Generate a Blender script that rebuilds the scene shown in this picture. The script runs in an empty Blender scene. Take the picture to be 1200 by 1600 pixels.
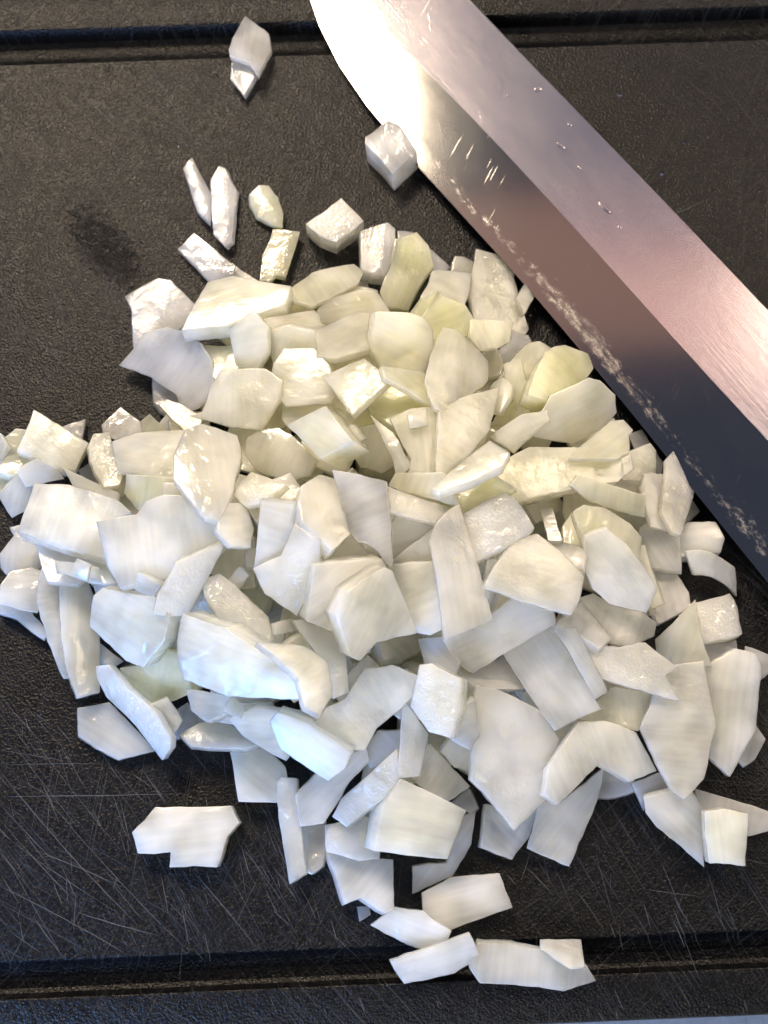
import bpy, bmesh, math, random
import numpy as np
from mathutils import Vector, Matrix

# ------------------------------------------------------------------ camera, light, exposure
S = bpy.context.scene
COL = S.collection
TILT = math.radians(16.0)
FOV = math.radians(46.0)
DIST = 0.377
cam_d = bpy.data.cameras.new('camera')
cam_d.sensor_fit = 'VERTICAL'
cam_d.sensor_height = 24.0
cam_d.lens = 12.0 / math.tan(FOV / 2)
cam_d.clip_start = 0.01
cam_d.clip_end = 50
cam = bpy.data.objects.new('camera', cam_d)
COL.objects.link(cam)
CAM = np.array([0.0, -DIST * math.sin(TILT), DIST * math.cos(TILT)])
cam.location = CAM
cam.rotation_euler = (TILT, 0, 0)
cam_d.dof.use_dof = True
cam_d.dof.focus_distance = DIST - 0.02
cam_d.dof.aperture_fstop = 9.0
S.camera = cam

W = bpy.data.worlds.new('World')
S.world = W
W.use_nodes = True
W.node_tree.nodes['Background'].inputs[0].default_value = (0.40, 0.48, 0.70, 1)
W.node_tree.nodes['Background'].inputs[1].default_value = 0.26


def area(name, loc, target, sx, sy, power, color, shape='RECTANGLE', spread=180):
    d = bpy.data.lights.new(name, 'AREA')
    d.shape = shape
    d.size = sx
    d.size_y = sy
    d.energy = power
    d.color = color
    d.spread = math.radians(spread)
    o = bpy.data.objects.new(name, d)
    COL.objects.link(o)
    o.location = loc
    o.rotation_euler = (Vector(target) - Vector(loc)).to_track_quat('-Z', 'Y').to_euler()
    return o


area('hood_lamp_warm', (-0.215, 0.64, 0.75), (-0.05, 0.05, 0), 0.20, 0.18, 7.5, (1.0, 0.80, 0.55))
area('ceiling_lamp_warm', (1.00, 0.66, 1.05), (0, 0, 0), 0.8, 0.9, 17.0, (1.0, 0.80, 0.58))
area('ceiling_lamp_left', (-0.52, 0.88, 1.05), (0, 0, 0), 0.5, 0.4, 20.0, (1.0, 0.82, 0.62))
area('brown_reflection_panel', (0.02, 0.43, 0.75), (0.02, 0.30, 0), 0.70, 0.16, 0.26, (1.0, 0.50, 0.30))  # unseen dim panel, added to give the blade its brown reflection
area('south_fill_warm', (-0.30, -1.25, 0.85), (0, 0, 0), 1.8, 0.9, 23.0, (1.0, 0.93, 0.82))  # added warm fill, brightens the piece sides that face the camera
area('near_blue_fill', (-0.30, -0.36, 0.14), (-0.05, -0.05, 0.02), 0.22, 0.16, 3.0, (0.10, 0.38, 1.0))  # small blue lamp added close by so mainly the lower left turns blue

S.view_settings.view_transform = 'Standard'
S.view_settings.look = 'None'
S.view_settings.exposure = -0.12
S.view_settings.gamma = 1.0
S.view_settings.use_curve_mapping = False
S.render.engine = 'CYCLES'
S.cycles.use_denoising = True
S.cycles.max_bounces = 13
S.cycles.transmission_bounces = 9
S.cycles.diffuse_bounces = 9
S.cycles.use_adaptive_sampling = True
S.cycles.adaptive_threshold = 0.07
S.cycles.time_limit = 800
S.cycles.glossy_bounces = 4
S.cycles.sample_clamp_indirect = 4.0

RNG = random.Random(11)
TANF = math.tan(FOV / 2)
CT, ST = math.cos(TILT), math.sin(TILT)


def ray(px, py):
    """direction of the sight line through a photo pixel, in the world"""
    u = (px - 600.0) / 800.0 * TANF
    v = (800.0 - py) / 800.0 * TANF
    return np.array([u, v * CT + ST, v * ST - CT])


def on_plane(px, py, z0=0.0, gx=0.0, gy=0.0, cx=0.0, cy=0.0):
    """meet z = z0 + gx (x-cx) + gy (y-cy)"""
    d = ray(px, py)
    k = d[2] - gx * d[0] - gy * d[1]
    t = (z0 - CAM[2] + gx * (CAM[0] - cx) + gy * (CAM[1] - cy)) / k
    return CAM + t * d


# ------------------------------------------------------------------ node helpers
def new_mat(name):
    m = bpy.data.materials.new(name)
    m.use_nodes = True
    nt = m.node_tree
    return m, nt, nt.nodes['Principled BSDF']


class N:
    def __init__(self, nt):
        self.nt = nt

    def node(self, t, **kw):
        n = self.nt.nodes.new(t)
        for k, v in kw.items():
            setattr(n, k, v)
        return n

    def link(self, a, b):
        self.nt.links.new(a, b)

    def set(self, sock, v):
        if hasattr(v, 'bl_idname') or hasattr(v, 'is_linked'):
            self.link(v, sock)
        else:
            sock.default_value = v

    def coord(self, kind='Object'):
        return self.node('ShaderNodeTexCoord').outputs[kind]

    def mapping(self, vec, scale=(1, 1, 1), rot=(0, 0, 0), loc=(0, 0, 0)):
        n = self.node('ShaderNodeMapping')
        self.link(vec, n.inputs[0])
        n.inputs['Scale'].default_value = scale
        n.inputs['Rotation'].default_value = rot
        n.inputs['Location'].default_value = loc
        return n.outputs[0]

    def noise(self, vec, scale, detail=2.0, rough=0.5, dist=0.0):
        n = self.node('ShaderNodeTexNoise')
        self.link(vec, n.inputs['Vector'])
        n.inputs['Scale'].default_value = scale
        n.inputs['Detail'].default_value = detail
        n.inputs['Roughness'].default_value = rough
        n.inputs['Distortion'].default_value = dist
        return n.outputs['Fac']

    def voronoi(self, vec, scale, feature='F1'):
        n = self.node('ShaderNodeTexVoronoi', feature=feature)
        self.link(vec, n.inputs['Vector'])
        n.inputs['Scale'].default_value = scale
        return n.outputs['Distance']

    def rng(self, v, a, b, c=0.0, d=1.0, smooth=False):
        n = self.node('ShaderNodeMapRange')
        if smooth:
            n.interpolation_type = 'SMOOTHSTEP'
        self.set(n.inputs[0], v)
        for i, q in enumerate((a, b, c, d)):
            n.inputs[i + 1].default_value = q
        return n.outputs[0]

    def math(self, op, a, b=None, c=None):
        n = self.node('ShaderNodeMath', operation=op)
        self.set(n.inputs[0], a)
        if b is not None:
            self.set(n.inputs[1], b)
        if c is not None:
            self.set(n.inputs[2], c)
        return n.outputs[0]

    def mix(self, f, a, b):
        n = self.node('ShaderNodeMix', data_type='RGBA')
        self.set(n.inputs[0], f)
        self.set(n.inputs[6], a)
        self.set(n.inputs[7], b)
        return n.outputs[2]

    def bump(self, h, strength, dist, normal=None):
        n = self.node('ShaderNodeBump')
        n.inputs['Strength'].default_value = strength
        n.inputs['Distance'].default_value = dist
        self.link(h, n.inputs['Height'])
        if normal is not None:
            self.link(normal, n.inputs['Normal'])
        return n.outputs[0]


def tag(o, label=None, cat=None, group=None, kind=None):
    if label:
        o['label'] = label
    if cat:
        o['category'] = cat
    if group:
        o['group'] = group
    if kind:
        o['kind'] = kind
    return o


def obj(name, verts, faces, mat, parent=None, loc=(0, 0, 0), rotz=0.0, smooth=True, sharp=None):
    me = bpy.data.meshes.new(name)
    me.from_pydata([tuple(v) for v in verts], [], faces)
    me.update()
    bm = bmesh.new()
    bm.from_mesh(me)
    bmesh.ops.recalc_face_normals(bm, faces=bm.faces)
    bm.to_mesh(me)
    bm.free()
    if smooth:
        me.polygons.foreach_set('use_smooth', [True] * len(me.polygons))
        if sharp:
            me.set_sharp_from_angle(angle=math.radians(sharp))
    me.materials.append(mat)
    o = bpy.data.objects.new(name, me)
    COL.objects.link(o)
    o.location = loc
    o.rotation_euler = (0, 0, rotz)
    if parent is not None:
        o.parent = parent
    return o


# ------------------------------------------------------------------ materials
def onion_mat(name, tint, finish):
    m, nt, p = new_mat(name)
    n = N(nt)
    co = n.coord()
    info = n.node('ShaderNodeObjectInfo')
    rnd = info.outputs['Random']
    sh = n.node('ShaderNodeVectorMath', operation='ADD')
    n.link(co, sh.inputs[0])
    cx = n.node('ShaderNodeCombineXYZ')
    n.link(rnd, cx.inputs[0])
    n.link(n.math('MULTIPLY', rnd, 3.7), cx.inputs[1])
    n.link(cx.outputs[0], sh.inputs[1])
    co = sh.outputs[0]
    # onion flesh: milky white with creamier zones, growth bands and fine veins along the piece
    band = n.noise(n.mapping(co, (30, 420, 260)), 1.0, 2.5, 0.6)
    zone = n.noise(co, 75, 1.5, 0.5)
    A = {'w': (0.965, 0.945, 0.845), 'c': (0.965, 0.94, 0.785), 'y': (0.96, 0.94, 0.715),
         'g': (0.935, 0.935, 0.66), 'l': (0.94, 0.93, 0.885)}[tint]
    B = {'w': (0.95, 0.925, 0.765), 'c': (0.95, 0.92, 0.68), 'y': (0.945, 0.92, 0.63),
         'g': (0.91, 0.915, 0.54), 'l': (0.92, 0.90, 0.82)}[tint]
    f = n.math('ADD', n.math('MULTIPLY', n.rng(zone, 0.38, 0.62), 0.6),
               n.math('MULTIPLY', n.rng(band, 0.36, 0.66), 0.5))
    f = n.math('MULTIPLY', f, n.rng(rnd, 0, 1, 0.35, 1.0))
    n.link(n.mix(f, (*A, 1), (*B, 1)), p.inputs['Base Color'])
    p.inputs['Subsurface Weight'].default_value = 1.0
    p.inputs['Subsurface Radius'].default_value = (1.0, 0.93, 0.74)
    p.inputs['Subsurface Scale'].default_value = 0.016 if tint == 'l' else 0.012
    p.inputs['IOR'].default_value = 1.20
    tw = {'w': 0.56, 'c': 0.54, 'y': 0.54, 'g': 0.56, 'l': 0.60}[tint]
    fine = n.noise(n.mapping(co, (45, 700, 420), loc=(0.3, 0.7, 0)), 1.0, 1.5, 0.5)
    milk = n.math('ADD', n.rng(zone, 0.36, 0.64, tw - 0.12, tw + 0.10), n.rng(fine, 0.35, 0.65, -0.022, 0.022))
    n.link(milk, p.inputs['Transmission Weight'])
    grain = n.noise(co, 1250, 1.5, 0.6)
    wet = n.noise(co, 170, 1.5)
    p.inputs['Roughness'].default_value = {'m': 0.22, 'g': 0.20, 'f': 0.30}[finish]
    h = n.math('ADD', n.math('MULTIPLY', grain, {'m': 0.5, 'g': 0.5, 'f': 1.0}[finish]), n.math('MULTIPLY', band, 0.5))
    h2 = n.math('ADD', h, n.math('MULTIPLY', wet, 0.6))
    n.link(n.bump(h2, 0.22, {'m': 0.00035, 'g': 0.0004, 'f': 0.0005}[finish]), p.inputs['Normal'])
    # wet juice film: glossy skin over the flesh, broken up by the cut cells
    p.inputs['Coat Weight'].default_value = {'m': 0.6, 'g': 1.0, 'f': 1.0}[finish]
    p.inputs['Coat IOR'].default_value = 1.62
    n.link(n.rng(wet, 0.40, 0.60, *{'m': (0.26, 0.12), 'g': (0.12, 0.05), 'f': (0.12, 0.06)}[finish]), p.inputs['Coat Roughness'])
    gate = n.rng(wet, 0.42, 0.56, 0.35, 1.0)
    n.link(n.bump(n.math('MULTIPLY', h2, gate), 0.9, {'m': 0.0003, 'g': 0.0003, 'f': 0.0006}[finish]), p.inputs['Coat Normal'])
    return m


ONION = {(t, f): onion_mat('onion_%s_%s' % (t, f), t, f) for t in 'wcygl' for f in 'mgf'}


def board_mat():
    m, nt, p = new_mat('black_board_plastic')
    n = N(nt)
    co = n.coord()
    peb = n.voronoi(co, 1500, 'SMOOTH_F1')
    peb2 = n.noise(co, 2000, 2, 0.6)
    # fine knife marks: thin long streaks in a few directions, worn in patches
    tot = None
    for i, (ang, gate, lo) in enumerate(((62, 9, 0.64), (118, 12, 0.66), (100, 10, 0.66), (30, 11, 0.67), (48, 8, 0.65), (140, 9, 0.67))):
        v = n.mapping(n.mapping(co, rot=(0, 0, math.radians(ang))), (22, 2600, 1), loc=(i * 3.1, i * 1.7, 0))
        s = n.rng(n.noise(v, 1.0, 1.0, 0.4), lo, lo + 0.06)
        g = n.rng(n.noise(n.mapping(co, loc=(i * 5, 3, 1)), gate, 2), 0.46, 0.60)
        s = n.math('MULTIPLY', s, g)
        tot = s if tot is None else n.math('MAXIMUM', tot, s)
    wear = n.noise(co, 26, 3)
    base = n.mix(n.rng(wear, 0.35, 0.7), (0.0010, 0.0013, 0.0022, 1), (0.0018, 0.0020, 0.0030, 1))
    base = n.mix(n.math('MULTIPLY', tot, 0.6), base, (0.055, 0.056, 0.062, 1))
    n.link(base, p.inputs['Base Color'])
    # wet smear left of the heap
    sep = n.node('ShaderNodeSeparateXYZ')
    n.link(co, sep.inputs[0])
    wx = n.math('ADD', sep.outputs[0], WET[0] * -1)
    wy = n.math('ADD', sep.outputs[1], WET[1] * -1)
    dx = n.math('MULTIPLY', n.math('ADD', n.math('MULTIPLY', wx, 0.80), n.math('MULTIPLY', wy, 0.60)), 1 / 0.008)
    dy = n.math('MULTIPLY', n.math('ADD', n.math('MULTIPLY', wx, -0.60), n.math('MULTIPLY', wy, 0.80)), 1 / 0.019)
    r = n.math('ADD', n.math('MULTIPLY', dx, dx), n.math('MULTIPLY', dy, dy))
    wet = n.rng(n.math('ADD', r, n.math('MULTIPLY', n.noise(co, 420, 5, 0.75), 6.0)), 3.2, 4.6, 1.0, 0.0, True)
    ro = n.rng(n.noise(co, 90, 3), 0.3, 0.7, 0.27, 0.35)
    mixr = n.node('ShaderNodeMix', data_type='FLOAT')
    n.link(wet, mixr.inputs[0])
    n.link(ro, mixr.inputs[2])
    mixr.inputs[3].default_value = 0.14
    n.link(n.rng(wet, 0, 1, 0.20, 0.06), p.inputs['Specular IOR Level'])
    n.link(mixr.outputs[0], p.inputs['Roughness'])
    p.inputs['IOR'].default_value = 1.5
    h = n.math('ADD', n.math('MULTIPLY', peb, 0.9), n.math('MULTIPLY', peb2, 0.7))
    h = n.math('ADD', h, n.math('MULTIPLY', tot, 0.35))
    n.link(n.bump(h, 0.9, 0.00030), p.inputs['Normal'])
    return m


def blade_mat(name, rough, kind):
    m, nt, p = new_mat(name)
    n = N(nt)
    co = n.coord()                      # local x runs along the blade, y across, y=0 at the edge side
    p.inputs['Metallic'].default_value = 1.0
    br = n.noise(n.mapping(co, (8, 3500, 1)), 1.0, 2, 0.6)
    sc1 = n.rng(n.noise(n.mapping(n.mapping(co, rot=(0, 0, math.radians(62))), (60, 3000, 1)), 1.0, 1, 0.4), 0.72, 0.78)
    sc2 = n.rng(n.noise(n.mapping(n.mapping(co, rot=(0, 0, math.radians(25))), (45, 2800, 1), loc=(3, 1, 0)), 1.0, 1, 0.4), 0.73, 0.79)
    gate = n.rng(n.noise(co, 45, 2), 0.45, 0.6)
    scr = n.math('MULTIPLY', n.math('MAXIMUM', sc1, sc2), gate)
    smear = n.rng(n.noise(n.mapping(co, (30, 70, 1)), 1.0, 4, 0.6), 0.2, 0.8)
    rough_v = n.math('ADD', n.rng(smear, 0, 1, rough, rough + 0.04), n.math('MULTIPLY', scr, 0.12))
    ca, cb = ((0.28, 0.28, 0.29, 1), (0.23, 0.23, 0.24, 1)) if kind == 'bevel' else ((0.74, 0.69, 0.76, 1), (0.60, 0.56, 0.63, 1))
    col = n.mix(n.math('MULTIPLY', br, 0.25), ca, cb)
    metal = None
    if kind == 'bevel':
        # dried juice along the edge: flaky whitish film with a shape of its own
        at = n.node('ShaderNodeAttribute', attribute_name='across')
        w = at.outputs['Fac']
        band = n.math('MULTIPLY', n.rng(w, 0.06, 0.16, 0, 1, True), n.rng(w, 0.20, 0.42, 1, 0, True))
        fl = n.noise(n.mapping(co, (260, 520, 1)), 1.0, 6, 0.75)
        long_ = n.rng(n.noise(n.mapping(co, (14, 30, 1), loc=(0.4, 0, 0)), 1.0, 2), 0.32, 0.62, -0.14, 0.08)
        k = n.math('ADD', n.math('MULTIPLY', band, 0.19), long_)
        film = n.math('MULTIPLY', n.rng(n.math('ADD', fl, k), 0.64, 0.90), 0.55)
        film = n.math('MULTIPLY', film, n.rng(band, 0.02, 0.2))
        col = n.mix(film, col, (0.48, 0.42, 0.38, 1))
        rough_v = n.math('ADD', rough_v, n.math('MULTIPLY', film, 0.45))
        n.link(n.rng(film, 0, 1, 1.0, 0.15), p.inputs['Metallic'])
        hh = n.math('ADD', n.math('MULTIPLY', br, 0.06), n.math('MULTIPLY', film, 0.3))
    else:
        hh = n.math('ADD', n.math('MULTIPLY', br, 0.5), n.math('MULTIPLY', n.noise(co, 420, 3), 0.5))
    hh = n.math('ADD', hh, n.math('MULTIPLY', scr, 0.2))
    n.link(col, p.inputs['Base Color'])
    n.link(rough_v, p.inputs['Roughness'])
    n.link(n.bump(hh, 0.25, 0.00012), p.inputs['Normal'])
    return m


def plain_mat(name, color, rough=0.5, metal=0.0, bump=0.0, scale=400):
    m, nt, p = new_mat(name)
    n = N(nt)
    co = n.coord()
    f = n.noise(co, scale, 3)
    n.link(n.mix(n.rng(f, 0.3, 0.7), (*[c * 0.8 for c in color], 1), (*color, 1)), p.inputs['Base Color'])
    p.inputs['Roughness'].default_value = rough
    p.inputs['Metallic'].default_value = metal
    if bump:
        n.link(n.bump(f, bump, 0.0004), p.inputs['Normal'])
    return m


# ------------------------------------------------------------------ board and counter
def line_y(p0, p1):
    a, b = on_plane(*p0), on_plane(*p1)
    return a, b


gi = line_y((0, 1496), (1000, 1467))
go = line_y((0, 1556), (1000, 1527))
ti = line_y((0, 108), (1200, 55))
to = line_y((0, 55), (1200, 2))
THETA = np.mean([math.atan2((b - a)[1], (b - a)[0]) for a, b in (gi, go, ti, to)])
cth, sth = math.cos(THETA), math.sin(THETA)


def board_y(pair):
    q = (pair[0] + pair[1]) / 2
    return -sth * q[0] + cth * q[1]


def board_local(p):
    return (cth * p[0] + sth * p[1], -sth * p[0] + cth * p[1])


YBI, YBO, YTI, YTO = board_y(gi), board_y(go), board_y(ti), board_y(to)
q = (on_plane(560, 1609) + on_plane(1200, 1591)) / 2
YEDGE = -sth * q[0] + cth * q[1]
wq = on_plane(165, 385)
WET = board_local(wq)
BOARD = board_mat()
X0, X1 = -0.215, 0.225
GW = YTO - YTI
RIM = YBO - YEDGE


def rrect(x0, x1, y0, y1, z, r, k=8):
    pts = []
    for (cx, cy, a0) in ((x1 - r, y1 - r, 0), (x0 + r, y1 - r, 90), (x0 + r, y0 + r, 180), (x1 - r, y0 + r, 270)):
        for i in range(k + 1):
            a = math.radians(a0 + 90 * i / k)
            pts.append((cx + r * math.cos(a), cy + r * math.sin(a), z))
    return pts


def build_board():
    loops = []

    def L(fr, z, edge=False):
        # fr: 0 at the groove's inner edge, 1 at its outer edge
        yb = YBI + (YBO - YBI) * fr
        yt = YTI + (YTO - YTI) * fr
        x0 = X0 + 0.022 - GW * fr
        x1 = X1 - 0.022 + GW * fr
        loops.append(rrect(x0, x1, yb, yt, z, 0.012 + GW * fr))

    def E(off, z):
        loops.append(rrect(X0 + off, X1 - off, YEDGE + off, YTO + RIM * 1.3 - off, z, 0.022 - off))
    E(0.0015, -0.010)
    E(0.0, -0.0085)
    E(0.0, -0.0012)
    E(0.0004, -0.0004)
    E(0.0013, 0.0)
    L(1.03, 0.0)
    L(1.0, -0.0002)
    L(0.97, -0.0008)
    L(0.94, -0.0032)
    L(0.90, -0.0056)
    L(0.78, -0.0064)
    L(0.50, -0.0062)
    L(0.26, -0.0046)
    L(0.12, -0.0024)
    L(0.06, -0.0009)
    L(0.02, -0.0003)
    L(-0.02, 0.0)
    nseg = len(loops[0])
    verts = [v for l in loops for v in l]
    faces = [tuple(range(nseg))[::-1]]
    for i in range(len(loops) - 1):
        for j in range(nseg):
            a = i * nseg + j
            b = i * nseg + (j + 1) % nseg
            faces.append((a, b, b + nseg, a + nseg))
    faces.append(tuple(range((len(loops) - 1) * nseg, len(loops) * nseg)))
    root = bpy.data.objects.new('cutting_board', None)
    COL.objects.link(root)
    root.rotation_euler = (0, 0, THETA)
    root.location = (0, 0, 0)
    tag(root, 'black plastic cutting board with juice groove and knife scratches', 'cutting board')
    obj('board_slab', verts, faces, BOARD, root, smooth=True, sharp=28)
    return root


board = build_board()

cm = plain_mat('blue_grey_counter', (0.30, 0.34, 0.40), 0.35, 0, 0.1, 300)
g = 1.6
obj_ = obj('counter', [(-g, -g, -0.010), (g, -g, -0.010), (g, g, -0.010), (-g, g, -0.010)], [(0, 1, 2, 3)], cm, smooth=False)
tag(obj_, 'blue grey countertop under the board', kind='structure')

# long single cuts in the board (pixel ends in the photo, unprojected onto the board)
CUTS = [((0, 1205), (215, 1445)), ((0, 1280), (130, 1420)), ((0, 1385), (200, 1492)), ((0, 1300), (190, 1430)), ((60, 1230), (290, 1482)),
        ((120, 1425), (250, 1462)), ((0, 1412), (140, 1490)), ((10, 1340), (95, 1490)), ((0, 1245), (300, 1240)), ((0, 1172), (105, 1190)),
        ((0, 1195), (160, 1193)), ((250, 1360), (263, 1430)), ((285, 1420), (297, 1485)), ((300, 1360), (400, 1480)), ((375, 1320), (455, 1430)),
        ((60, 1165), (190, 1330)), ((150, 1190), (235, 1310)), ((20, 1160), (120, 1290)), ((0, 1310), (60, 1395)), ((60, 1330), (190, 1385)),
        ((0, 1255), (90, 1350)), ((180, 1200), (232, 1260)), ((130, 1130), (210, 1250)), ((860, 1340), (905, 1450)), ((930, 1330), (960, 1440)),
        ((1010, 1390), (1090, 1400)), ((1030, 1340), (1075, 1450)), ((900, 1390), (945, 1455)), ((1105, 1360), (1130, 1450)), ((1140, 1335), (1198, 1350)),
        ((780, 1445), (850, 1400)), ((1050, 1450), (1072, 1380)), ((960, 1220), (1200, 1226)), ((0, 520), (180, 650)), ((20, 490), (120, 590)),
        ((0, 560), (150, 640)), ((60, 110), (200, 250)), ((130, 130), (230, 235)), ((0, 160), (110, 290)), ((230, 100), (300, 220)),
        ((350, 160), (500, 120)), ((1020, 350), (1110, 310)), ((840, 1575), (860, 1555)), ((150, 1560), (165, 1598)), ((350, 1560), (362, 1590)),
        ((420, 1555), (433, 1582)), ((560, 1555), (572, 1588)), ((680, 1552), (692, 1575)), ((960, 1545), (975, 1580)), ((1060, 1540), (1080, 1575)),
        ((30, 1090), (110, 1180)), ((0, 1085), (70, 1165)), ((20, 1040), (90, 1100))]
for i in range(190):
    x = RNG.uniform(-20, 520) if i < 70 or i > 110 else RNG.uniform(780, 1210)
    y = RNG.uniform(1100, 1480) if i < 60 or i > 110 else (RNG.uniform(1330, 1470) if i > 70 else RNG.uniform(60, 700))
    if 85 < i <= 110:
        x, y = RNG.uniform(0, 1200), RNG.uniform(1560, 1585)
        a, ln = math.radians(RNG.gauss(72, 8)), RNG.uniform(8, 26)
    else:
        a, ln = math.radians(RNG.choice((50, 58, 78, 85, 65)) + RNG.gauss(0, 9)), RNG.uniform(18, 75)
    CUTS.append(((x, y), (x + ln * math.cos(a), y + ln * math.sin(a))))


def build_cuts():
    verts, faces = [], []
    for (a, b) in CUTS:
        A, B = on_plane(*a), on_plane(*b)
        d = B - A
        ln = np.linalg.norm(d)
        d /= ln
        nrm = np.array([-d[1], d[0], 0])
        k = max(4, int(ln / 0.004))
        bow = RNG.uniform(-0.02, 0.02) * ln
        w0 = RNG.uniform(0.00003, 0.00009)
        base = len(verts)
        for i in range(k + 1):
            t = i / k
            w = w0 * (0.25 + 0.75 * math.sin(math.pi * min(1, max(0, t))) ** 0.5) * RNG.uniform(0.6, 1.2)
            c = A + d * ln * t + nrm * (bow * 4 * t * (1 - t) + RNG.uniform(-1, 1) * 0.00008)
            lx, ly = board_local(c)
            lx1, ly1 = board_local(c + nrm * w)
            lx2, ly2 = board_local(c - nrm * w)
            verts += [(lx1, ly1, 0.00001), (lx, ly, 0.00007), (lx2, ly2, 0.00001)]
            if i:
                q = base + 3 * i
                faces += [(q - 3, q, q + 1, q - 2), (q - 2, q + 1, q + 2, q - 1)]
    m = plain_mat('scuffed_plastic', (0.075, 0.077, 0.085), 0.6)
    o = obj('cut_marks', verts, faces, m, board)
    o['kind'] = 'stuff'


build_cuts()

# ------------------------------------------------------------------ knife
EDGE = [(484, -2), (500, 40), (530, 103), (572, 168), (648, 252), (715, 327), (780, 402), (842, 472), (905, 546), (1000, 660), (1100, 787), (1200, 912), (1290, 1030)]
SPINE = [(733, -2), (775, 40), (819, 82), (887, 162), (975, 246), (1044, 319), (1100, 377), (1150, 430), (1200, 482), (1260, 545), (1340, 630), (1420, 715), (1490, 790)]
RIDGE = [(548, -2), (582, 30), (632, 78), (678, 122), (735, 180), (787, 238), (850, 305), (907, 368), (968, 430), (1045, 518), (1120, 606), (1203, 690), (1290, 780)]
TIP = (405, -225)
PRE_E = [(408, -220), (425, -165), (448, -100), (468, -45)]
PRE_S = [(412, -224), (505, -160), (590, -100), (665, -55)]
PRE_R = [(409, -223), (445, -150), (485, -90), (520, -40)]


def mm_(v):
    return v * 0.001


KNIFE_PLANE = (0.0070, 0.030, -0.020)
KNIFE_TOP = (KNIFE_PLANE[0] + 0.00163, KNIFE_PLANE[1], KNIFE_PLANE[2])


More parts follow.
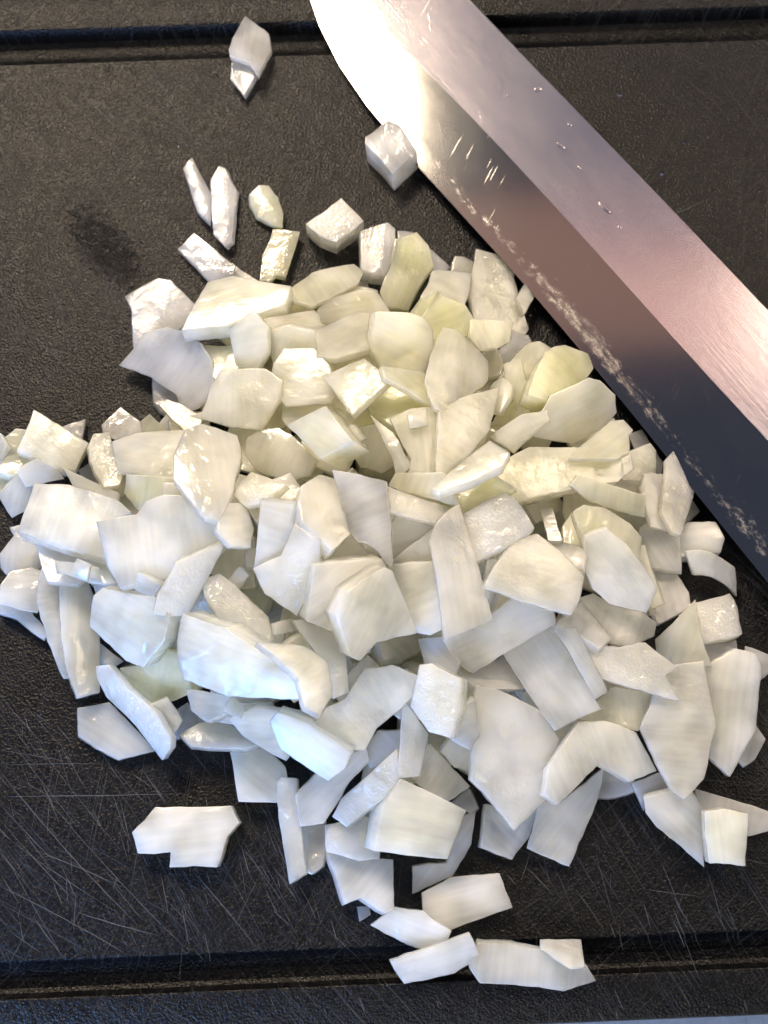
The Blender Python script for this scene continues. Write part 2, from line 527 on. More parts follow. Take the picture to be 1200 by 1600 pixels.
def build_knife():
    def smooth(pts, deg):
        t = np.linspace(-1, 1, len(pts))
        q = np.array(pts, float)
        acc = np.concatenate([[0], np.cumsum(np.hypot(*np.diff(q, axis=0).T))])
        t = acc / acc[-1] * 2 - 1
        fx, fy = np.polyfit(t, q[:, 0], deg), np.polyfit(t, q[:, 1], deg)
        return [(float(np.polyval(fx, v)), float(np.polyval(fy, v))) for v in t]
    E, Sp, R = PRE_E + smooth(EDGE, 5), PRE_S + smooth(SPINE, 2), PRE_R + smooth(RIDGE, 4)
    # blade lies on its side: tip on the rim of the board, heel held up by the handle
    Z0, GX, GY = KNIFE_PLANE

    def P(p, dz):
        w = on_plane(p[0], p[1], Z0 + dz, GX, GY, 0.05, 0.05)
        return w
    th = 0.0016
    rows = []
    for e, r, s in zip(E, R, Sp):
        pe, pr, ps = P(e, 0.0), P(r, th), P(s, th * 1.05)
        rows.append((pe, pr, ps))
    origin = rows[8][0]
    ax = rows[-1][0] - rows[8][0]
    ang = math.atan2(ax[1], ax[0])
    ca, sa = math.cos(-ang), math.sin(-ang)

    def loc(p):
        d = p - origin
        return (ca * d[0] - sa * d[1], sa * d[0] + ca * d[1], d[2])
    root = bpy.data.objects.new('kitchen_knife', None)
    COL.objects.link(root)
    root.location = origin
    root.rotation_euler = (0, 0, ang)
    tag(root, 'wide steel kitchen knife lying across the upper right of the board', 'knife')
    blade = blade_mat('blade_polished_bevel', 0.10, 'bevel')
    flat = blade_mat('blade_brushed_flat', 0.17, 'flat')
    # bevel strips (upper): edge > micro bevel > ridge
    na = 7
    verts, faces, across = [], [], []
    for (pe, pr, ps) in rows:
        for i in range(na):
            t = (0, 0.03, 0.10, 0.3, 0.55, 0.8, 1.0)[i]
            q = pe + (pr - pe) * t
            # slight hollow: steeper micro bevel by the edge
            q = q + np.array([0, 0, (0.00012 if i == 2 else (0.00009 if i == 1 else 0.0001 * (1 - t)))])
            verts.append(loc(q))
            across.append(t)
    for i in range(len(rows) - 1):
        for j in range(na - 1):
            a = i * na + j
            faces.append((a, a + na, a + na + 1, a + 1))
    o = obj('edge_bevel', verts, faces, blade, root, sharp=40)
    att = o.data.attributes.new('across', 'FLOAT', 'POINT')
    att.data.foreach_set('value', across)
    # body: flat upper face, rounded spine and the underside
    verts, faces = [], []
    prof_n = 8
    for (pe, pr, ps) in rows:
        d = ps - pr
        ln = max(1e-6, np.linalg.norm(d))
        d = d / ln
        up = np.array([0, 0, 1.0])
        ring = [pr, pr + d * (ln * 0.5) , ps - d * min(0.0007, ln * 0.2), ps - up * 0.0004 + d * 0.0, ps - up * 0.0018,
                ps - d * min(0.0007, ln * 0.2) - up * 0.0023, pr - up * 0.0022, pe - up * 0.00005]
        verts += [loc(x) for x in ring]
    for i in range(len(rows) - 1):
        for j in range(prof_n - 1):
            a = i * prof_n + j
            faces.append((a, a + prof_n, a + prof_n + 1, a + 1))
    faces.append(tuple(range((len(rows) - 1) * prof_n, len(rows) * prof_n)))
    obj('blade', verts, faces, flat, root, sharp=30)
    # bolster and handle beyond the picture's corner
    hm = plain_mat('black_handle', (0.02, 0.02, 0.022), 0.4, 0, 0.2)
    stl = plain_mat('steel', (0.6, 0.6, 0.6), 0.25, 1.0)
    c0 = np.array(loc((rows[-1][0] * 0.35 + rows[-1][2] * 0.65)))

    def bar(name, x0, x1, w, t, mat, par, n=10, taper=0.0):
        v, f = [], []
        for i in range(n + 1):
            s = i / n
            x = x0 + (x1 - x0) * s
            ww = w * (1 - taper * math.sin(math.pi * s)) * (0.85 if i in (0, n) else 1)
            for k in range(14):
                a = 2 * math.pi * k / 14
                ca_, sa_ = math.cos(a), math.sin(a)
                v.append((x, c0[1] + ww * abs(ca_) ** 0.6 * math.copysign(1, ca_), c0[2] - 0.001 + t * abs(sa_) ** 0.6 * math.copysign(1, sa_)))
        for i in range(n):
            for k in range(14):
                a = i * 14 + k
                b = i * 14 + (k + 1) % 14
                f.append((a, b, b + 14, a + 14))
        f.append(tuple(range(14)))
        f.append(tuple(range(n * 14, n * 14 + 14)))
        return obj(name, v, f, mat, par, sharp=40)
    bar('bolster', c0[0] - 0.006, c0[0] + 0.012, 0.011, 0.007, stl, root, 4)
    h = bar('handle', c0[0] + 0.011, c0[0] + 0.125, 0.0125, 0.009, hm, root, 14, 0.18)
    return root


knife = build_knife()

# ------------------------------------------------------------------ water drops
def water_mat():
    m, nt, p = new_mat('water')
    p.inputs['Base Color'].default_value = (0.97, 0.98, 0.98, 1)
    p.inputs['Transmission Weight'].default_value = 1.0
    p.inputs['IOR'].default_value = 1.33
    p.inputs['Roughness'].default_value = 0.03
    n = N(nt)
    n.link(n.bump(n.noise(n.coord(), 500, 1), 0.1, 0.0002), p.inputs['Normal'])
    return m


WATER = water_mat()


def drop(px, py, z, gx, gy, rx, ry, ang, label, group, rnd):
    """a flat bead of water, drawn out along one direction"""
    c = on_plane(px, py, z, gx, gy, 0.05, 0.05)
    nr, ns = 5, 18
    wob = [1 + 0.16 * math.sin(2 * i * 2 * math.pi / ns + rnd.uniform(0, 6)) * rnd.random() for i in range(ns)]
    hgt = min(rx, ry) * 0.42
    V, F = [(0, 0, hgt)], []
    for r_ in range(1, nr + 1):
        f = r_ / nr
        for i in range(ns):
            a = 2 * math.pi * i / ns
            x, y = rx * f * math.cos(a) * wob[i], ry * f * math.sin(a) * wob[i]
            X, Y = x * math.cos(ang) - y * math.sin(ang), x * math.sin(ang) + y * math.cos(ang)
            V.append((X, Y, hgt * math.sqrt(max(0, 1 - f ** 2.2)) + gx * X + gy * Y))
    for i in range(ns):
        j = (i + 1) % ns
        F.append((0, 1 + i, 1 + j))
        for r_ in range(nr - 1):
            a, b = 1 + r_ * ns + i, 1 + r_ * ns + j
            F.append((a, a + ns, b + ns, b))
    F.append(tuple(range(1 + (nr - 1) * ns, 1 + nr * ns))[::-1])
    o = obj('water_drop', V, F, WATER, None, c, 0.0)
    tag(o, label, 'water drop', group)


KZ = KNIFE_TOP
for (px, py, rx, ry, a, lab) in (
        (840, 140, 1.5, 1.1, 0.3, 'largest round water drop on the upper blade face near the spine'),
        (876, 228, 2.0, 0.8, -0.9, 'drawn out water drop on the middle of the upper blade face'),
        (905, 262, 0.9, 0.5, -0.9, 'small water drop just below the drawn out one on the blade'),
        (945, 325, 3.2, 0.8, -0.9, 'long water streak along the upper blade face'),
        (968, 355, 0.8, 0.5, -0.9, 'tiny drop at the lower end of the water streak on the blade'),
        (790, 150, 0.7, 0.5, 0.2, 'tiny water drop on the blade left of the largest drop'),
        (890, 195, 0.9, 0.5, -0.7, 'small drop near the blade spine above the long streak')):
    drop(px, py, KZ[0], KZ[1], KZ[2], mm_(rx), mm_(ry), a, lab, 'water drops on the knife blade', RNG)
for (px, py, rx, ry, a, lab) in (
        (969, 149, 0.9, 0.6, 0.5, 'small clear drop on the black board at top right'),
        (1069, 223, 0.8, 0.5, 0.2, 'small clear drop on the black board right of the blade'),
        (1034, 272, 0.9, 0.6, 0.8, 'small clear drop on the board close beside the blade spine'),
        (1000, 257, 0.5, 0.4, 0.0, 'tiniest clear drop on the board beside the blade spine'),
        (279, 229, 0.8, 0.5, 0.4, 'tiny clear drop on the board above the crossed slivers')):
    drop(px, py, 0.00002, 0, 0, mm_(rx), mm_(ry), a, lab, 'water drops on the board', RNG)

# ------------------------------------------------------------------ chopped onion
HX0, HY0, HS = -0.18, -0.22, 0.001
HNX, HNY = 360, 440
H = np.zeros((HNY, HNX))
GXX, GYY = np.meshgrid(HX0 + (np.arange(HNX) + 0.5) * HS, HY0 + (np.arange(HNY) + 0.5) * HS)


def inside(poly, X, Y):
    r = np.zeros(X.shape, bool)
    x, y = poly[:, 0], poly[:, 1]
    j = len(poly) - 1
    for i in range(len(poly)):
        c = ((y[i] > Y) != (y[j] > Y))
        den = (y[j] - y[i]) if abs(y[j] - y[i]) > 1e-12 else 1e-12
        r ^= c & (X < (x[j] - x[i]) * (Y - y[i]) / den + x[i])
        j = i
    return r


def kernel(poly):
    """a point that sees the whole outline, as central as possible"""
    c = poly.mean(0)
    lo, hi = poly.min(0), poly.max(0)
    best, bs = c, -1e9
    e = np.roll(poly, -1, 0) - poly
    el = np.linalg.norm(e, axis=1) + 1e-12
    ar = np.sum(poly[:, 0] * np.roll(poly[:, 1], -1) - np.roll(poly[:, 0], -1) * poly[:, 1])
    sgn = 1 if ar > 0 else -1
    for fx in np.linspace(0.15, 0.85, 15):
        for fy in np.linspace(0.15, 0.85, 15):
            p = lo + (hi - lo) * (fx, fy)
            d = p - poly
            s = np.min(sgn * (e[:, 0] * d[:, 1] - e[:, 1] * d[:, 0]) / el)
            if s > bs:
                bs, best = s, p
    return best


def resample(poly, rough, rnd, step=0.0024):
    """world outline with softened corners and a slightly uneven cut"""
    out = []
    n = len(poly)
    for i in range(n):
        a, b, c = poly[i - 1], poly[i], poly[(i + 1) % n]
        la, lc = np.linalg.norm(a - b), np.linalg.norm(c - b)
        r = 0.00018
        ra, rc = min(r, la * 0.3), min(r, lc * 0.3)
        p0 = b + (a - b) / la * ra
        p2 = b + (c - b) / lc * rc
        out.append(p0)
        out.append(0.25 * p0 + 0.5 * b + 0.25 * p2)
        out.append(p2)
        nx = c + (b - c) / lc * min(r, lc * 0.3)
        seg = nx - p2
        sl = np.linalg.norm(seg)
        k = int(sl / step)
        if k > 0 and sl > 1e-6:
            nn = np.array([-seg[1], seg[0]]) / sl
            bow = rnd.gauss(0, 0.012) * sl
            for q in range(1, k + 1):
                t = q / (k + 1)
                out.append(p2 + seg * t + nn * (rnd.gauss(0, rough) + bow * 4 * t * (1 - t)))
    return np.array(out)


def simplify(pts, eps):
    """keep the corners of a knife-cut outline, drop points that barely leave the straight edge between them"""
    pts = [np.array(p, float) for p in pts]
    n = len(pts)
    if n < 6:
        return pts
    far = max(((i, j) for i in range(n) for j in range(i + 1, n)), key=lambda ij: np.hypot(*(pts[ij[0]] - pts[ij[1]])))

    def dp(seq):
        a, b = seq[0], seq[-1]
        d = b - a
        ln = np.hypot(*d) + 1e-9
        ds = [abs(d[0] * (p - a)[1] - d[1] * (p - a)[0]) / ln for p in seq[1:-1]]
        if not ds or max(ds) < eps:
            return [a, b]
        k = int(np.argmax(ds)) + 1
        return dp(seq[:k + 1])[:-1] + dp(seq[k:])
    i, j = far
    one = dp(pts[i:j + 1])
    two = dp(pts[j:] + pts[:i + 1])
    out = one[:-1] + two[:-1]
    return out if len(out) >= 3 else pts


def settle(px, th, sag, flat_first=False, rnd=RNG, extra=(0, 0), grow=1.0, pct=96):
    """find where the piece comes to rest: plane fitted to what lies under it, raised until it touches"""
    pts = np.array(px, float)
    pts = pts.mean(0) + (pts - pts.mean(0)) * grow
    z0, gx, gy = th, 0.0, 0.0
    cpx = pts.mean(0)
    for it in range(5):
        c = on_plane(cpx[0], cpx[1], z0)
        poly = np.array([on_plane(p[0], p[1], z0, gx, gy, c[0], c[1])[:2] for p in pts])
        i0 = max(0, int((poly[:, 0].min() - HX0) / HS))
        i1 = min(HNX, int((poly[:, 0].max() - HX0) / HS) + 2)
        j0 = max(0, int((poly[:, 1].min() - HY0) / HS))
        j1 = min(HNY, int((poly[:, 1].max() - HY0) / HS) + 2)
        X, Y, Hs = GXX[j0:j1, i0:i1], GYY[j0:j1, i0:i1], H[j0:j1, i0:i1]
        M = inside(poly, X, Y)
        if M.sum() < 6:
            M = np.ones_like(M)
        x, y, h = X[M] - c[0], Y[M] - c[1], Hs[M]
        wgt = 0.25 + np.clip((h - np.percentile(h, 30)) / (np.ptp(h) + 1e-6), 0, 1)
        A = np.stack([x, y, np.ones_like(x)], 1) * wgt[:, None]
        sol = np.linalg.lstsq(A, h * wgt, rcond=None)[0]
        gx = float(np.clip(sol[0] * 0.6 + extra[0], -0.55, 0.55))
        gy = float(np.clip(sol[1] * 0.6 + extra[1], -0.32, 0.55))
        # crown of the piece, as a fraction of its half extents
        cv = np.cov(np.stack([poly[:, 0], poly[:, 1]]))
        ew, ev = np.linalg.eigh(cv)
        ax = ev[:, 1]
        u = x * ax[0] + y * ax[1]
        v = -x * ax[1] + y * ax[0]
        um, vm = np.abs(u).max() + 1e-6, np.abs(v).max() + 1e-6
        crown = -sag * (0.35 * (u / um) ** 2 + 0.65 * (v / vm) ** 2)
        bottom = gx * x + gy * y + crown - th
        z0 = float(np.percentile(h - bottom, pct))
        z0 = max(z0, float(np.max(-bottom)) * 0.98)
    crown_f = (ax, um, vm)
    top = z0 + gx * x + gy * y + crown
    sub = H[j0:j1, i0:i1]
    sub[M] = np.maximum(sub[M], top)
    return c, poly, z0, gx, gy, crown_f


def onion_piece(px, th, sag, mat, label, group, rnd, extra=(0, 0), grow=1.0):
    c, poly, z0, gx, gy, (ax, um, vm) = settle(px, th, sag, rnd=rnd, extra=extra, grow=grow)
    ker = kernel(poly)
    out = resample(poly, 0.00008, rnd)
    n = len(out)
    cc = np.array([c[0], c[1]])
    shear = np.array([rnd.gauss(0, 0.10), rnd.gauss(0, 0.10)]) * th
    ph1, ph2 = rnd.uniform(0, 6), rnd.uniform(0, 6)
    wav = rnd.uniform(0.00004, 0.00014)

    def zs(p):
        d = p - cc
        u = d[0] * ax[0] + d[1] * ax[1]
        v = -d[0] * ax[1] + d[1] * ax[0]
        w = wav * (math.sin(u * 420 + ph1) + math.sin(v * 560 + ph2))
        return z0 + gx * d[0] + gy * d[1] - sag * (0.35 * (u / um) ** 2 + 0.65 * (v / vm) ** 2) + w
    nl = np.array([-gx, -gy, 1.0])
    nl /= np.linalg.norm(nl)
    dmin = np.min(np.linalg.norm(out - ker, axis=1))
    bev = min(0.00020, th * 0.08, dmin * 0.05)
    verts = []

    def ring(inset, drop, shr=0.0):
        for p in out:
            d = ker - p
            ln = np.linalg.norm(d) + 1e-9
            q = p + d * min(0.9, inset / ln) if inset < 1 else p
            z = zs(q)
            w = np.array([q[0], q[1], z]) - nl * drop
            w[:2] += shear * shr
            verts.append(w)

    def ringf(f, drop, shr=0.0):
        for p in out:
            q = p + (ker - p) * f
            w = np.array([q[0], q[1], zs(q)]) - nl * drop
            w[:2] += shear * shr
            verts.append(w)
    # top: centre > rings out to the bevel, side wall, underside
    ringf(0.72, 0)
    ringf(0.45, 0)
    ringf(0.20, 0)
    ring(bev * 3.2, 0)
    ring(bev * 1.6, 0)
    ring(bev * 0.55, bev * 0.18)
    ring(bev * 0.1, bev * 0.65)
    ring(0.0, bev * 1.5, 0.1)
    te = th * (0.92 if th > 0.0065 else 0.58)
    ring(0.0, te * 0.5, 0.5)
    ring(0.0, te - bev, 0.9)
    ring(bev * 0.4, te - bev * 0.3, 1)
    ring(bev * 1.6, te, 1)
    ringf(0.45, th, 1)
    nr = 13
    ctop = np.array([ker[0], ker[1], zs(ker)])
    cbot = ctop - nl * th
    cbot[:2] += shear
    verts += [ctop, cbot]
    it, ib = nr * n, nr * n + 1
    faces = []
    for j in range(n):
        k = (j + 1) % n
        faces.append((it, j, k))
        for r in range(nr - 1):
            a, b = r * n + j, r * n + k
            faces.append((a, a + n, b + n, b))
        faces.append((ib, (nr - 1) * n + k, (nr - 1) * n + j))
    V = np.array(verts)
    zmin = V[:, 2].min()
    org = np.array([c[0], c[1], zmin])
    ang = math.atan2(ax[1], ax[0]) + rnd.choice((0, 0, math.pi / 2))
    ca, sa = math.cos(-ang), math.sin(-ang)
    D = V - org
    Lc = np.stack([ca * D[:, 0] - sa * D[:, 1], sa * D[:, 0] + ca * D[:, 1], D[:, 2]], 1)
    o = obj('onion_piece', Lc, faces, mat, None, org, ang, sharp=None)
    tag(o, label, 'onion piece', group)
    return o


def mm(v):
    return v * 0.001


